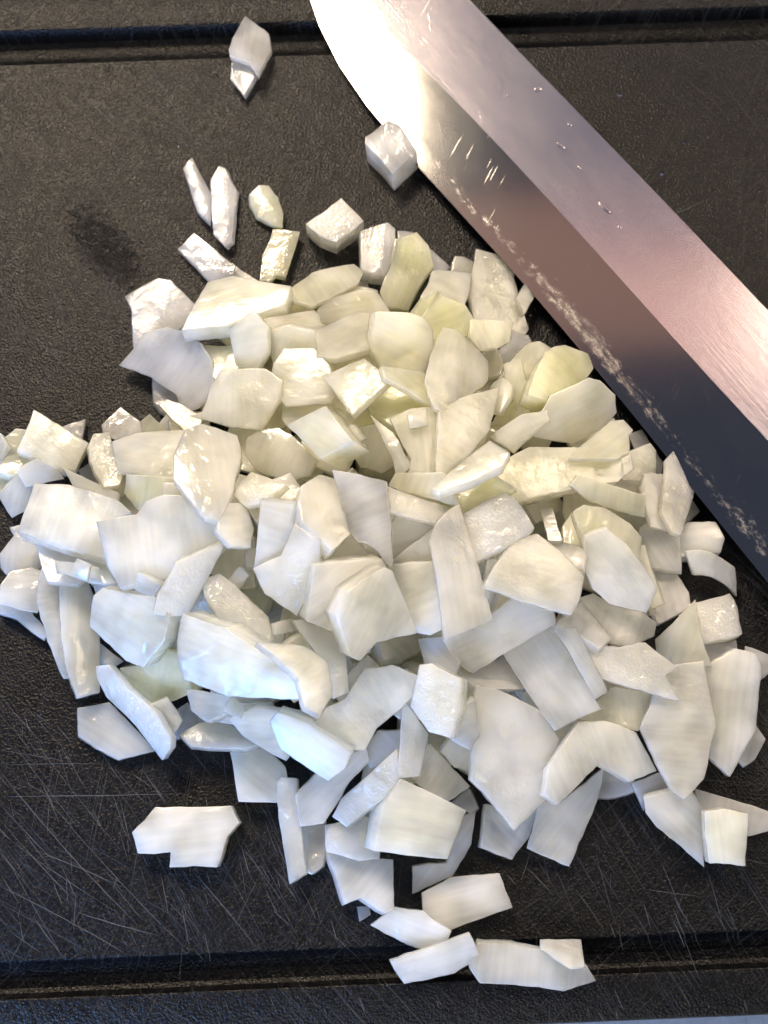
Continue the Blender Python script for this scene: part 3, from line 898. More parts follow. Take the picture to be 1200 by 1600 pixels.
# level, thickness mm, crown mm, tint, finish | label | outline in photo pixels (unprojected at the height where the piece rests)
DATA = """
0 5 0 l m|small pale onion chip below the diamond piece by the top groove|362,97 372,92 392,104 399,119 381,149 376,140 360,123
1 5 1 l m|pale diamond shaped onion piece lying over the top groove|383,25 419,52 423,76 402,118 390,98 360,87 358,76 368,50
0 10 0 l m|lone greyish onion cube touching the knife edge near its tip|606,188 624,196 648,226 650,236 613,270 600,262 571,224 572,214
0 5 2 l m|thin leaf shaped onion sliver, left one of the crossed pair|300,245 313,258 329,300 330,330 328,349 308,328 297,302 286,262 288,252
1 5 2 l m|leaf shaped onion sliver, right one of the crossed pair|342,259 352,263 369,296 362,340 362,375 352,384 334,365 330,330 329,280 333,264
0 4 2 g m|yellow green almond shaped onion core slice standing alone|405,289 420,289 434,306 442,332 441,354 420,348 402,338 391,318 390,302
0 5 0 g g|short green tinted strip pointing up below the almond shaped slice|427,359 468,363 446,433 432,430 420,440 406,438 410,400 417,385
0 10 0 w f|thick onion cube with shiny corner, right of the almond shaped slice|533,310 567,345 548,362 525,378 500,368 479,350
0 3 0 c f|tiny textured cream onion bit wedged behind the lilac strip|363,411 402,438 395,450 365,440
1 4 1 l g|lilac white onion strip slanting down into the heap at upper left|303,364 367,416 360,434 328,440 278,389
0 6 3 l m|pinkish white bent onion square at the far upper left of heap|195,461 246,434 266,437 303,474 300,497 265,517 240,535 209,542 205,492 206,485
3 4 -3 l g|large translucent bluish crescent of onion curling over the left side|192,574 212,550 229,524 262,517 287,525 312,542 327,565 330,595 320,620 305,635 292,640 280,630 275,615 255,602 239,590 215,581
1 4 0 l m|grey translucent onion flap showing under the big crescent|239,590 270,598 285,630 275,650 250,642 240,628
2 4 0 c m|small cream wedge poking out below the big crescent|250,633 262,625 285,633 315,650 310,672 288,672 270,655
0 5 0 l m|shaded grey onion bit on the board below the big crescent|247,664 262,645 290,665 285,690 255,680
2 7 2 c m|long thick cream chunk with slanted lower side at upper left|302,482 327,440 365,432 405,438 450,448 440,474 400,488 355,505 310,514 288,512 295,497
1 5 0 y m|cream facet piece between the long thick chunk and winged piece|440,445 485,472 483,487 440,492 415,486
2 5 2 y m|wing shaped cream piece along the top rim of the heap|457,450 490,424 525,420 550,412 565,424 557,440 530,450 507,465 490,475 482,471 455,465
0 4 0 c m|tiny crumb of onion behind the winged piece|556,440 575,438 576,452 560,455
1 8 1 l m|grey white cube at the top rim, right of the winged piece|563,360 605,348 617,358 617,395 603,428 583,426 565,418 562,397
1 3 2 l m|thin grey translucent sheet behind the strip with green end|622,360 645,362 668,382 703,415 690,428 650,425 625,400
2 5 2 g m|curved strip with a pale green square end at the top rim|618,375 650,365 668,385 675,415 652,450 638,480 604,474 596,453 612,415
2 6 3 c g|block with a glossy rounded top at the upper rim of heap|677,422 707,424 735,427 731,455 722,480 690,500 655,500 660,460 672,440
1 6 0 c g|small shiny cube peeking over the rim near the knife|711,400 725,401 745,412 742,440 706,425
2 5 0 g m|pale green sliver under the block with glossy rounded top|633,502 655,470 682,456 660,500 650,512
2 6 0 g m|yellow green slab below the block with glossy rounded top|655,505 685,462 725,478 738,500 738,520 700,540 670,540 650,520
3 5 1 w f|large pale five sided slab standing near the knife at upper right|747,392 778,402 807,412 802,435 811,462 819,495 824,510 818,519 785,517 747,517 744,500 735,460 740,425
4 5 1 w m|thin onion finger leaning up against the knife edge|832,419 849,425 847,440 820,489 812,482 810,462 820,438
2 5 0 y m|yellowish block tucked under the large five sided slab|737,505 800,508 794,538 775,548 752,551 735,532
1 5 0 l m|dark grey shaded piece beside the green cup under the knife|800,515 825,524 829,532 790,568 785,575 772,555 790,535
1 5 0 c f|small frosted bit between the yellowish block and the green cup|752,550 775,550 785,575 780,590 760,592
2 7 3 w g|white rounded onion piece behind the yellow green cup|790,577 808,553 826,537 842,534 866,545 850,600 832,622 815,600 806,578
3 8 3 g m|thick yellow green cup shaped piece closest to the knife|867,542 883,540 917,553 925,573 900,608 879,628 846,620 829,613 838,583 854,550
1 5 0 l m|shaded flat piece beneath the yellow green cup|832,622 870,612 903,612 907,632 870,645 845,642
2 6 1 c m|wide cream chunk near the top left of the heap centre|417,498 440,492 490,485 510,500 520,520 490,530 440,530 418,516
2 5 3 c m|domed cream piece at the top of the heap beside green end strip|498,485 510,468 535,457 560,451 585,453 598,465 606,485 590,500 540,510 500,500
3 6 2 c m|cream block below the domed piece, yellow along its lower right|496,516 530,498 555,488 592,491 594,515 582,540 550,550 525,557 497,552 494,535
4 7 3 w m|large cream white block high in the heap with rounded front|590,498 640,504 660,512 672,530 674,560 660,590 630,590 600,578 588,555 585,530
2 5 0 y m|deep yellow piece in the hollow under two cream blocks|500,560 560,545 592,540 622,580 600,602 560,582 530,592 500,582
4 6 2 l m|lilac tinted diamond block in the middle of the upper heap|506,587 545,574 568,561 607,592 590,610 572,630 550,645 528,622 515,605
3 6 0 g m|yellow green slab right below the lilac tinted diamond|607,592 645,612 685,637 665,652 615,664 582,642 575,622 592,607
3 6 2 l m|pale lilac block left of the lilac tinted diamond|430,570 445,550 490,552 515,580 520,620 514,629 447,628 432,612 425,595
2 6 1 c m|cream ridge above the pale lilac block|425,535 455,525 490,530 512,555 520,585 480,575 430,575
5 9 0 w m|bright white cube lying on top at the heap centre|449,664 480,645 508,635 550,688 545,694 512,706 499,714 478,692
2 5 0 g m|green tinted piece beneath the bright white cube, to its right|520,635 550,650 580,640 602,670 595,692 560,697 540,675
3 5 2 w m|rounded white piece under the pointed spike|545,700 560,690 600,688 618,720 614,742 595,748 565,737 548,715
5 4 1 w m|narrow pointed onion spike standing out at the heap centre|579,641 595,655 614,668 628,692 643,722 633,735 619,743 614,715 598,683
3 6 1 w m|white block between the pointed spike and the big folded leaf|612,668 640,655 683,652 690,700 685,735 660,748 640,740 643,722 625,690
4 5 4 c g|shell shaped cream piece with bright wet highlights at upper right|693,512 713,517 747,547 760,563 760,590 727,617 693,637 680,630 667,590 677,550 687,527
3 5 0 y m|yellow cream piece in the valley left of the wet shell|600,577 660,588 682,600 697,640 680,642 640,615 605,595
5 4 1 w m|upper plate of the big folded onion leaf right of centre|687,642 720,622 780,607 783,617 770,640 765,670 735,710 690,760 682,750 686,700
4 5 1 w m|lower strip of the big folded onion leaf right of centre|677,762 735,705 765,685 796,702 785,722 745,745 690,766
3 4 3 l m|grey rounded tip showing behind the big folded leaf|765,605 772,597 785,590 800,600 797,617 782,642 765,640
2 6 0 y g|yellow stacked piece behind the big folded leaf, left of green cup|785,580 808,578 815,605 836,630 830,650 790,665 770,660 788,630
4 5 1 w m|small bent white piece right of the big folded leaf|768,681 790,664 815,648 852,642 856,656 828,684 803,702 788,696
3 6 2 c g|long glossy cream piece below the green cup|850,655 880,640 905,627 922,628 947,641 952,660 935,680 890,705 830,705 825,690
4 4 1 c m|flat cream flap with torn tip next to the knife|905,695 947,670 955,660 973,658 987,674 980,680 982,705 965,715 925,718 893,712
3 7 2 c g|largest wet cream slab on the right half of the heap|765,735 790,722 830,700 900,700 975,708 982,735 960,752 895,762 850,772 812,780 795,775 772,755
2 6 0 c f|frosted block at the right end of the largest wet slab|975,710 1016,694 1024,705 1024,742 1000,755 975,750
1 5 0 l m|dark shaded piece half under the knife at right|982,680 1003,672 1018,692 1036,722 1032,742 1000,720
4 5 1 y g|long yellow cream bar below the largest wet slab|888,775 897,762 950,768 1003,777 1008,790 1006,803 960,798 920,790
2 5 0 y m|cream piece between the largest wet slab and yellow bar|920,760 960,752 1003,752 1008,780 940,775
5 3 1 w f|papery white leaf standing up over the knife edge at right|1062,697 1075,712 1087,733 1083,777 1075,808 1063,835 1050,830 1035,800 1037,743 1042,718
4 4 1 w m|white piece folded against the papery standing leaf|1008,743 1040,742 1045,790 1060,832 1040,826 1018,820 1008,795 1002,765
3 4 0 w f|small torn corner sticking out right of the papery standing leaf|1070,765 1092,797 1068,820 1055,800
3 6 2 w m|squarish white block below the papery standing leaf|1000,827 1013,818 1057,835 1060,862 1062,890 1048,892 1007,880 1002,860
1 9 4 w g|stubby half round onion stick beside the knife at right|1058,832 1077,814 1120,814 1133,840 1128,860 1095,864 1063,866
1 3 3 w m|thin arched onion strip over black board below the stubby stick|1063,872 1085,870 1110,876 1141,892 1149,932 1130,917 1105,906 1080,903
1 7 0 w f|grey square block at the right rim under the thin arched strip|1076,945 1140,928 1152,950 1159,990 1125,998 1097,1006 1085,975
2 6 0 l m|shaded slab left of the grey square block|1000,880 1055,892 1075,925 1078,947 1030,972 1008,940
4 6 2 w m|tall faceted pinkish piece at the right edge of heap|1105,1045 1150,1018 1180,1025 1188,1045 1181,1090 1180,1137 1160,1170 1142,1206 1128,1190 1113,1178 1110,1110
1 5 0 l m|onion bit cut by the right picture edge behind the faceted piece|1165,1010 1205,1025 1203,1050 1185,1065 1165,1050
1 5 0 w m|small flap at lower right of the tall faceted piece|1155,1130 1182,1135 1196,1155 1180,1185 1162,1197 1150,1185
0 5 0 l m|dark shaded bit behind the tall faceted piece|1100,1010 1150,1000 1152,1020 1110,1042
5 5 3 w m|tall leaf shaped onion piece pointing down at right|1030,1045 1100,1035 1110,1090 1119,1137 1107,1182 1100,1215 1072,1245 1052,1234 1028,1190 1004,1135 1018,1105
4 6 2 c g|wet strip above the tall downward leaf|1025,1000 1060,965 1080,945 1090,985 1103,1040 1060,1048 1030,1045
6 4 1 w f|sparkling frosted piece with two points at right of centre|912,1003 945,1010 968,1012 1008,1004 1035,1022 1058,1043 1040,1055 1061,1093 1020,1082 980,1072 945,1060 925,1030
4 6 0 c m|shaded cream block under the sparkling two pointed piece|905,1122 935,1095 958,1075 1015,1082 1019,1117 996,1140 955,1133
6 4 1 w m|tall smooth white slab in the middle of the heap|715,797 727,845 740,885 757,925 768,968 735,985 695,996 688,950 676,895 672,850 684,822
5 5 0 w m|broad white slab under the tall smooth slab|692,997 740,983 768,965 800,935 860,950 866,975 830,1000 787,1020 740,1051 716,1035
4 4 0 w m|bluish white rectangular slab sloping down right of centre|788,1020 820,1000 860,980 880,1010 905,1050 934,1105 900,1123 866,1137 835,1090
5 3 0 w m|narrow blue grey strip beside the sloping rectangular slab|867,984 900,983 915,1010 935,1050 949,1080 930,1091 905,1050 880,1010
3 5 0 l m|grey wedge in shade below the broad white slab|712,1045 740,1052 790,1022 822,1075 780,1080 745,1076
6 6 4 w m|large smooth shell piece with a facet, right of the tall slab|758,918 775,885 795,858 813,840 840,834 880,865 912,900 905,935 892,958 860,951 815,938 780,924
5 6 2 c m|cream stub on the upper right of the large smooth shell|838,855 870,846 906,850 916,863 912,887 890,892 860,880
5 5 1 w f|frosted square slab above the large smooth shell|720,803 755,785 787,768 802,777 815,792 834,824 800,850 768,865 741,878 728,845
5 4 0 w m|tiny upright stick between the frosted square and cream shell|849,783 871,778 880,842 857,843
4 6 1 y m|yellowish block right of the tiny upright stick|880,822 900,795 922,800 924,840 905,852 882,846
5 5 1 w m|long white slab slanting down right of the large smooth shell|912,885 910,848 938,842 968,866 995,897 1018,928 1008,958 985,950 955,940 930,918
4 5 1 w m|slab just beneath the long slanting white slab|907,937 930,930 1000,955 1024,972 1020,992 983,1008 957,1000 930,970
4 6 3 y g|rounded cream yellow shell under the yellow bar|900,800 915,790 945,793 985,818 1001,838 998,870 970,868 940,848 915,842
3 5 0 c m|shaded slab right of the long slanting white slab|960,862 1003,858 1012,890 1032,942 1018,948
3 5 0 l m|shaded piece in the gap below the large smooth shell|865,978 910,940 953,998 935,1012 905,990
3 5 0 g m|greenish shaded wedge below the big folded leaf|690,765 750,742 772,760 800,770 755,787 720,803 690,790
4 4 0 w f|long narrow glittering strip pointing at the tall smooth slab|605,760 640,770 680,785 714,797 684,818 650,808 608,798
3 5 0 y m|shaded flat piece above the long glittering strip|620,745 690,745 715,790 660,777 610,762
3 5 0 l m|grey triangular face below the long glittering strip|600,797 690,818 660,850 620,882 608,860
4 4 0 w f|rough textured wedge left of the tall smooth slab|674,828 650,845 630,862 612,880 640,892 682,886
5 6 1 w m|blocky white piece leaning on the tall smooth slab|603,887 640,886 675,880 685,930 693,982 672,992 650,988 630,950
5 4 3 l m|drooping grey white leaf over a black gap at centre|520,735 560,742 603,752 608,798 610,840 612,882 602,880 590,860 575,848 560,845 546,828 536,798
4 7 2 w g|lumpy chunk left of the drooping leaf|473,760 500,744 528,752 537,800 545,832 517,856 498,834 475,815 468,785
5 5 0 w m|upper left face slab of the twin blocks below centre left|408,785 462,788 458,830 440,880 398,890 394,885 402,830
5 7 2 w f|right hand glittering block of the twin blocks below centre left|460,822 475,830 500,842 497,885 480,928 463,960 440,950 415,928 397,890 440,870
4 5 3 c f|small glossy shell with wet speckles left of centre|366,772 378,752 392,736 415,745 444,756 425,775 400,785 384,788
4 6 4 c g|rounded shell left of the bright white cube|388,685 410,672 435,668 460,685 490,715 480,740 440,745 400,730 385,710
2 5 0 y m|brownish shaded piece above the rounded shell|415,640 447,630 449,662 430,672 410,665
5 6 4 w g|very wet bright chunk with streaky highlights at left|287,672 315,662 368,678 374,712 362,765 350,790 340,810 318,803 295,775 270,745 271,710
4 6 1 c m|broad smooth cream block right of the big crescent|318,640 330,600 345,575 410,572 435,590 430,620 415,645 402,665 360,662 330,653 300,646
3 6 2 c m|upright cream piece above the broad smooth cream block|360,515 395,492 418,515 417,550 400,577 370,568 363,540
2 5 0 g m|small greenish piece with sparkle between crescent and upright piece|318,540 362,541 374,570 345,600 325,578
2 5 0 y m|yellow piece between the pale lilac block and white cube|440,622 500,625 505,640 452,668 442,655
4 6 1 c m|smooth cream square left of the very wet chunk|180,693 215,680 283,672 272,705 268,743 225,741 188,736 180,715
2 5 1 w g|pointed glossy piece on the left rim above the cream square|160,664 188,637 224,665 215,685 185,690 163,678
2 4 0 g m|small green tinted triangle on the left rim|222,664 235,651 258,671 250,690 225,682
3 5 1 c f|ragged cream piece left of the smooth cream square|138,700 147,680 170,677 182,705 190,740 185,755 162,758 148,735
2 5 0 c m|cream bit under the ragged piece|160,752 195,742 207,765 182,777 165,768
2 6 0 g m|grey green shaded block below the smooth cream square|198,742 268,748 256,772 215,795 195,770
1 3 0 l m|thin pinkish sliver left of the ragged piece|122,735 142,722 152,745 165,768 140,760
3 7 1 c m|pinkish cream cube turned on its corner at far left|54,643 95,665 135,692 130,708 116,732 85,730 30,702 38,672
1 4 0 l m|triangular corner behind the turned cube at far left|95,668 132,656 126,690 105,697
1 4 0 g m|yellow green skin bit behind the turned cube|5,685 25,670 42,672 40,707 10,712
1 5 2 g g|shiny yellow green piece below the turned cube|-8,735 10,712 30,705 60,720 50,737 15,742
2 5 0 w m|white piece cut by the left picture edge|-15,680 0,678 10,695 8,715 -3,730 -20,725
0 5 0 g m|grey green shaded block at the left picture edge|-15,740 10,735 32,735 36,745 0,775 -15,770
3 4 0 w f|frosted flat piece below the turned cube|27,734 62,723 93,739 104,755 60,762 40,759
2 5 1 w m|blue lit corner piece at the far left|0,775 35,745 55,765 42,795 18,806
2 4 0 c f|thin strip right of the frosted flat piece|103,735 120,737 162,760 184,772 180,787 120,768
4 7 1 w m|wide thick slab with blue lower rim at left|33,828 48,780 58,758 110,760 180,782 200,800 158,815 165,840 170,868 145,855 100,843 60,831
4 6 2 c m|wide cream slab right of the thick slab with blue rim|156,815 215,805 228,785 255,776 288,778 315,800 350,815 345,848 300,890 240,904 190,913 172,880
5 4 1 w f|pinkish frosted slab hanging down from the wide cream slab|353,846 340,880 318,920 292,961 255,963 240,960 247,930 275,880 310,860
4 6 2 c m|block with rounded top right of the very wet chunk|345,800 352,788 383,788 395,825 390,852 360,852 340,830
3 6 0 y m|beige shaded block left of the twin blocks|345,850 395,840 396,915 370,917 330,895
5 4 1 w f|speckled strip slanting toward the big smooth chunk|318,905 343,897 368,915 418,963 428,1000 395,1003 352,972 320,930
3 5 0 l m|grey triangular shaded face above the big smooth chunk|280,962 318,922 357,972 320,987
2 6 2 w g|lumpy shiny piece at the far left edge of heap|0,865 10,850 22,838 15,826 30,822 55,838 70,860 60,885 40,892 15,900 2,885
2 6 1 w g|block with blue lit front at the far left edge|3,915 18,895 50,890 74,897 70,935 56,955 30,950 0,942
1 5 1 w m|blue lit tongue stretching onto the board at far left|-2,925 40,928 52,962 75,986 67,998 55,995 25,966 -2,958
2 6 2 w m|long upright translucent stick, left one of two at left|75,900 100,885 112,950 114,1055 103,1057 85,1015 68,950
3 6 3 w g|long upright wet stick, right one of two at left|105,905 135,905 148,940 150,1000 154,1035 153,1075 126,1087 112,1040 107,970
3 5 0 l m|teal grey shaded face under the wide thick slab|60,845 135,862 140,895 120,912 75,907
3 5 1 w g|small bluish glossy bit under the corner of the thick slab|130,862 170,878 195,908 165,912 137,905
1 5 0 l m|shaded bit above the ridged chunk|140,903 190,912 187,932 150,928
3 4 0 w m|small white triangle peeking beside the pinkish frosted slab|222,903 254,900 252,932 240,932
5 8 3 w g|ridged barrel shaped chunk with streaky highlights at lower left|146,932 160,919 200,922 242,933 262,960 255,1000 240,1024 222,1040 195,1030 170,1010 140,978
2 5 0 w m|small bluish tab beneath the ridged chunk|150,1000 192,1033 170,1047 158,1035
2 7 1 g m|grey green block in shade right of the crescent blade|190,1045 222,1040 250,1015 280,1025 299,1080 270,1093 240,1103 210,1088
1 5 0 l m|narrow grey piece between ridged chunk and big smooth chunk|256,965 283,960 285,1012 250,1017
3 5 2 w f|blue white curved blade shaped piece at lower left|153,1045 170,1043 200,1078 240,1112 262,1150 262,1166 250,1183 240,1170 205,1126 168,1090 154,1062
1 5 1 w m|flat greenish white plate with knife nicks at the lower left rim|122,1107 170,1098 200,1125 240,1172 185,1186 150,1168 123,1150 120,1130
2 6 0 w m|small block right of the blade shaped piece|235,1106 265,1094 285,1126 263,1160 250,1130
1 5 0 l m|grey green facets right of the small block by the blade|272,1113 293,1098 324,1128 300,1145 272,1156
2 5 3 w f|rounded blue white lobe at the lower left rim|283,1148 313,1130 347,1126 375,1143 400,1163 380,1169 330,1168 300,1165
5 10 3 w m|biggest smooth chunk of onion at lower left of centre|285,958 307,960 350,980 395,1007 440,1035 470,1060 474,1090 440,1092 400,1085 355,1086 310,1074 288,1060 278,1030 278,990
3 5 0 w m|bluish corner below the biggest smooth chunk|293,1078 360,1090 358,1110 323,1127 300,1110
2 5 0 l m|shaded strip below the biggest smooth chunk|335,1125 360,1100 420,1100 432,1117 370,1132
6 5 3 w m|bent white slab folded over the right end of biggest chunk|403,1003 440,1003 475,1010 510,1033 515,1060 520,1083 500,1116 476,1103 466,1060 440,1030
4 6 1 c f|glittering edge piece behind the bent white slab|462,973 488,970 515,988 538,1005 543,1030 543,1078 520,1088 512,1040 485,1012
4 8 2 c g|warm cream chunk with shiny back edge at heap centre|497,893 535,884 595,884 608,905 590,930 545,950 530,985 500,975 485,970 488,930
5 9 2 c m|thick cream block leaning forward at heap centre|545,940 600,900 612,905 632,945 650,995 620,1002 590,1012 565,1040 550,1035 537,1000 530,975
3 6 0 y m|brownish shaded face in the hollow at heap centre|497,855 515,857 545,833 572,865 592,887 530,890 500,897
4 7 3 w m|broad shaded slab with bright rounded end below centre|513,1106 540,1093 570,1048 610,1043 648,1058 641,1090 615,1113 587,1136 570,1168 545,1167 520,1158 497,1145 497,1128
5 7 1 w f|small white block with glittering corner below centre|656,1040 675,1038 720,1061 718,1108 703,1152 670,1142 642,1103 648,1075
4 4 0 w f|upright narrow strip below the small glittering block|630,1095 645,1108 668,1148 658,1190 655,1210 622,1212 621,1160 623,1120
3 6 1 w m|wedge block right of the upright narrow strip|640,1208 655,1183 673,1165 700,1188 732,1228 700,1250 665,1233
2 5 0 c m|shaded cream bit left of the big frosted five sided piece|690,1175 708,1153 742,1166 738,1206 710,1198
2 5 0 l m|grey bit above the shaded cream bit|715,1108 742,1096 748,1150 735,1170 708,1156
1 5 0 l m|dark grey bit right of the big bottom cube|700,1256 732,1230 745,1260 735,1270
4 5 1 w f|big frosted five sided piece below centre|748,1076 775,1081 820,1102 848,1118 870,1155 858,1200 850,1245 804,1290 784,1275 740,1215 742,1135
5 6 3 w m|bent boomerang shaped piece right of the big frosted one|852,1240 858,1200 880,1165 905,1130 945,1128 992,1146 1010,1175 1025,1204 983,1221 935,1194 912,1219 873,1256
3 4 0 w m|thin strip between the frosted piece and the boomerang|848,1115 905,1122 900,1135 872,1165
2 5 0 w m|blue lit leg below the big frosted five sided piece|762,1258 805,1266 845,1246 826,1306 800,1340 775,1332 754,1322
2 5 0 w m|blue lit plate below the bent boomerang piece|845,1252 875,1256 915,1218 941,1203 932,1248 912,1303 889,1349 855,1337 827,1322
1 5 0 l m|shaded bit below the boomerang on black board|938,1203 985,1213 1000,1233 962,1245 933,1245
1 4 0 l m|grey translucent flap left of the bluish white fan|988,1224 1030,1208 1056,1236 1010,1250 1007,1267
2 5 1 w m|bluish white fan shaped piece at lower right|1009,1248 1055,1236 1080,1241 1095,1263 1100,1298 1098,1350 1062,1325 1028,1291 1012,1270
2 7 0 c m|cream rectangular block at lower right beside the fan|1103,1270 1130,1266 1167,1274 1163,1350 1110,1346 1102,1308
1 5 1 l m|pinkish piece reaching to the right picture edge at lower right|1088,1233 1120,1238 1165,1256 1210,1270 1210,1296 1170,1306 1100,1278
0 7 2 w m|lone notched block lying apart on the lower left board|208,1301 226,1274 243,1262 300,1260 358,1260 371,1286 352,1308 344,1330 337,1354 265,1354 267,1331 217,1333
1 7 2 w m|rounded square block at the bottom rim left of the lilac sticks|358,1166 400,1163 430,1183 445,1198 450,1228 434,1253 373,1251 366,1203
2 5 0 w f|long lilac frosted stick hanging at the bottom rim|433,1226 440,1218 463,1220 468,1268 472,1318 476,1360 452,1375 445,1333 436,1278
1 5 0 w f|short frosted stick right of the long lilac stick|468,1288 505,1283 510,1308 503,1354 487,1366 475,1360
4 7 1 w m|blue white bar with bright upper face left of bottom centre|425,1128 436,1116 480,1132 515,1160 545,1174 535,1200 511,1217 480,1193 441,1170
2 6 2 w m|broad blue lit piece beneath the blue white bar|360,1123 400,1108 450,1110 495,1120 480,1148 445,1186 400,1160 380,1148
3 5 1 w m|bluish slab sloping down below the blue white bar|466,1243 500,1208 545,1178 568,1171 574,1193 545,1223 520,1263 508,1283 474,1288
4 5 1 w f|glittering slanted slab right of the sloping bluish slab|586,1196 616,1175 623,1210 600,1246 565,1278 543,1289 522,1274 535,1248
2 5 0 l m|shaded piece left of the upright narrow strip|568,1172 590,1143 625,1143 623,1182 580,1200
2 5 0 l m|shaded gap piece above the big bottom cube|560,1280 600,1243 617,1248 595,1300 570,1290
5 9 1 w m|big cube with smooth banded top near the bottom|627,1218 665,1237 727,1267 712,1297 699,1341 655,1339 586,1328 592,1290 600,1262
3 6 2 w f|glittering block left of the big bottom cube|510,1290 535,1280 563,1276 592,1283 590,1340 560,1343 512,1330
2 6 1 w m|blue lit slab hanging below the glittering block|515,1333 560,1343 612,1346 614,1421 600,1424 565,1402 542,1411 525,1370
2 4 1 w g|thin side flap under the right of the big bottom cube|715,1283 741,1270 734,1320 707,1366 680,1382 648,1393 648,1353 698,1348
1 6 1 w m|pinkish white plate at the bottom of the heap|661,1396 704,1372 740,1367 779,1366 790,1393 799,1418 755,1434 705,1452 662,1441
1 5 1 w m|white piece overlapping the lower groove edge left of the bottom plate|580,1446 617,1419 661,1425 704,1455 690,1489 650,1481 610,1465
0 2 0 l m|tiny bluish translucent scrap near the lower groove|558,1417 577,1417 579,1429 562,1440
1 4 1 w m|flat strip lying across the lower groove|611,1502 637,1488 690,1476 733,1460 748,1493 710,1521 665,1531 633,1537
1 5 1 w m|bottommost large ragged piece on the lower groove|750,1474 800,1476 846,1482 905,1498 929,1532 880,1548 830,1542 752,1536 736,1513
2 4 0 w m|small square tab on top of the bottommost ragged piece|846,1469 906,1469 912,1510 890,1513 846,1483
3 5 0 l m|grey bit right of the thick cream block at centre|655,1000 695,996 717,1035 705,1060 665,1042
"""
PIECES = []
for ln in DATA.strip().splitlines():
    head, label, pts = ln.split('|')
    h = head.split()
    PIECES.append((int(h[0]), float(h[1]), float(h[2]), h[3], h[4], label,
                   [tuple(float(a) for a in p.split(',')) for p in pts.split()]))

# pieces buried in the heap, under the ones that can be told apart
HEAP1 = np.array([(345, 500), (560, 480), (720, 480), (790, 600), (930, 690), (985, 790), (1010, 880), (1030, 1000), (1020, 1090), (940, 1150), (860, 1170),
                  (700, 1190), (560, 1200), (470, 1140), (350, 1085), (240, 1030), (170, 950), (100, 870), (90, 800), (200, 745), (300, 670), (340, 580)], float)


def buried(region, count, shrink, rnd, th):
    c = region.mean(0)
    reg = c + (region - c) * shrink
    lo, hi = reg.min(0), reg.max(0)
    placed = []
    tries = 0
    while len(placed) < count and tries < 6000:
        tries += 1
        p = np.array([rnd.uniform(lo[0], hi[0]), rnd.uniform(lo[1], hi[1])])
        if not inside(reg, p[:1], p[1:])[0]:
            continue
        if any(np.hypot(*(p - q)) < 62 for q in placed):
            continue
        placed.append(p)
    for p in placed:
        a0 = rnd.uniform(0, math.pi)
        w, h_ = rnd.uniform(34, 52), rnd.uniform(26, 44)
        pts = []
        for (sx, sy) in ((-1, -1), (0.1, -1.1), (1, -1), (1.05, 0), (1, 1), (-0.1, 1.1), (-1, 1)):
            x = sx * w * rnd.uniform(0.85, 1.12)
            y = sy * h_ * rnd.uniform(0.85, 1.12)
            pts.append((p[0] + x * math.cos(a0) - y * math.sin(a0), p[1] + x * math.sin(a0) + y * math.cos(a0)))
        if rnd.random() < 2:
            onion_piece(pts, mm(th * rnd.uniform(0.8, 1.3)), mm(rnd.choice((0, 1, 2))), ONION[(rnd.choice('ccy') if p[1] < 760 else rnd.choice('wwc'), rnd.choice('mmf'))],
                        'onion piece buried inside the heap, only slivers of it showing between upper pieces', 'onion pieces buried in the heap', rnd)


def place(level):
    for i, (lv, th, sag, tint, fin, label, pts) in enumerate(PIECES):
        if lv == level:
            r = random.Random(1000 + i)
            mx, my = np.mean(np.array(pts), 0)
            if my > 800 and tint in 'cy' and mx < 900:
                tint = 'w' if tint == 'c' else 'c'
            elif my < 770 and 330 < mx < 880 and tint in 'wl' and lv > 1:
                tint = 'c'
            group = 'loose onion pieces away from the heap' if (label.split()[0] == 'lone') else 'chopped onion pieces in the heap'
            if not any(w in label for w in ('crescent', 'almond', 'shell', 'rounded', 'lobe', 'blade', 'curved', 'arched', 'drooping', 'tall leaf', 'cup')):
                pts = simplify(pts, 5.5)
            onion_piece(pts, mm(th if th > 6 else th * 0.72), mm(sag * 0.55), ONION[(tint, fin)], label, group, r, grow=1.07 if 2 <= lv <= 4 else 1.03)


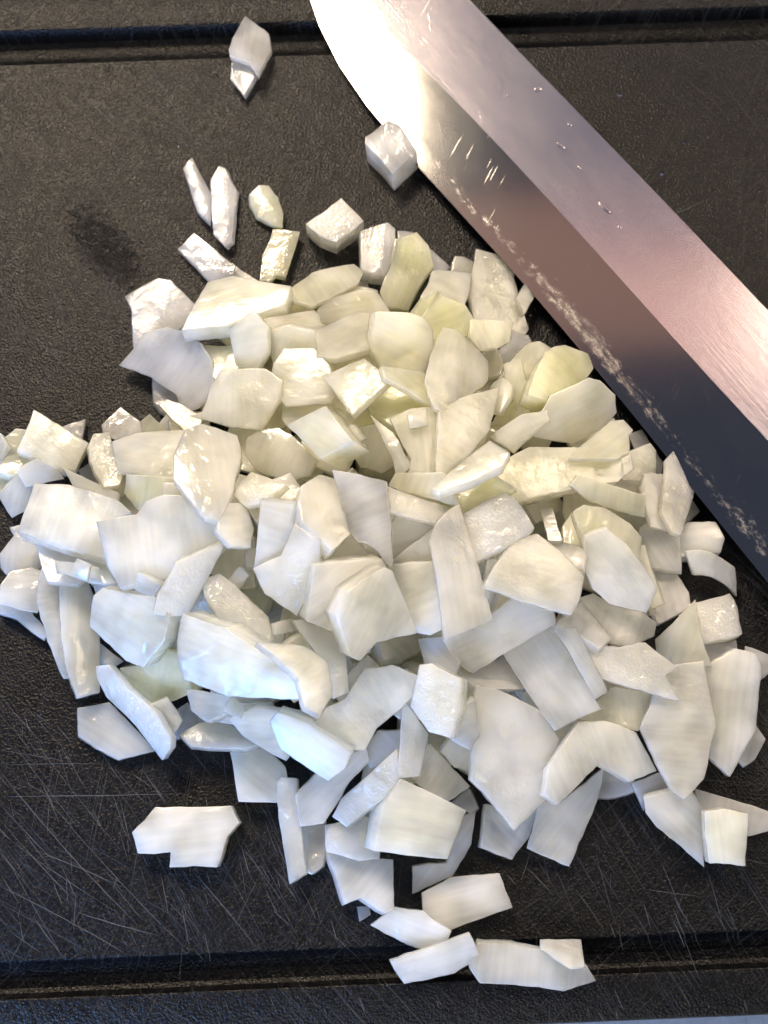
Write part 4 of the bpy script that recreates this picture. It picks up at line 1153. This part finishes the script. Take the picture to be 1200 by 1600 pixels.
place(0)
buried(HEAP1, 70, 1.0, random.Random(5), 5.5)
place(1)
buried(HEAP1, 36, 0.74, random.Random(9), 5.5)


def slivers(count, rnd):
    c = HEAP1.mean(0)
    reg = c + (HEAP1 - c) * 1.04
    lo, hi = reg.min(0), reg.max(0)
    k = 0
    while k < count:
        p = np.array([rnd.uniform(lo[0], hi[0]), rnd.uniform(lo[1], hi[1])])
        if not inside(reg, p[:1], p[1:])[0]:
            continue
        k += 1
        w, h_ = rnd.choice(((26, 8), (30, 10), (15, 13), (20, 15), (34, 9)))
        a0 = rnd.uniform(0, math.pi)
        pts = []
        for (sx, sy) in ((-1, -1), (1, -1), (1, 1), (-1, 1)):
            x, y = sx * w * rnd.uniform(0.85, 1.15), sy * h_ * rnd.uniform(0.7, 1.15)
            pts.append((p[0] + x * math.cos(a0) - y * math.sin(a0), p[1] + x * math.sin(a0) + y * math.cos(a0)))
        o = onion_piece(pts, mm(rnd.uniform(2.2, 4.0)), mm(rnd.choice((0, 0.5, 1))), ONION[('c' if p[1] < 780 else 'w', rnd.choice('mfg'))],
                        'small onion sliver wedged between the larger pieces of the heap', 'small slivers in the heap', rnd)


place(2)
place(3)
slivers(24, random.Random(31))
for lv in range(4, 7):
    place(lv)

# buried pieces that no view near the photograph's shows anything of are left out
dg = bpy.context.evaluated_depsgraph_get()
dg.update()
eyes = [Vector(CAM) + Vector(d) for d in ((0, 0, 0), (-0.09, 0, 0), (0.09, 0, 0), (0, 0.08, 0.02), (0, -0.09, -0.02))]
gone = []
for o in list(COL.objects):
    if o.get('group') != 'onion pieces buried in the heap':
        continue
    mw = o.matrix_world.copy()
    vs = [mw @ v.co for v in o.data.vertices][::3]
    seen = False
    for e in eyes:
        for v in vs:
            d = v - e
            hit, loc_, nrm_, idx_, ob, _m = S.ray_cast(dg, e, d.normalized(), distance=d.length + 0.01)
            if hit and ob.name == o.name:
                seen = True
                break
        if seen:
            break
    if not seen:
        gone.append(o)
for o in gone:
    bpy.data.objects.remove(o)
print('heap height mm', round(H.max() * 1000, 1), 'hidden removed', len(gone))
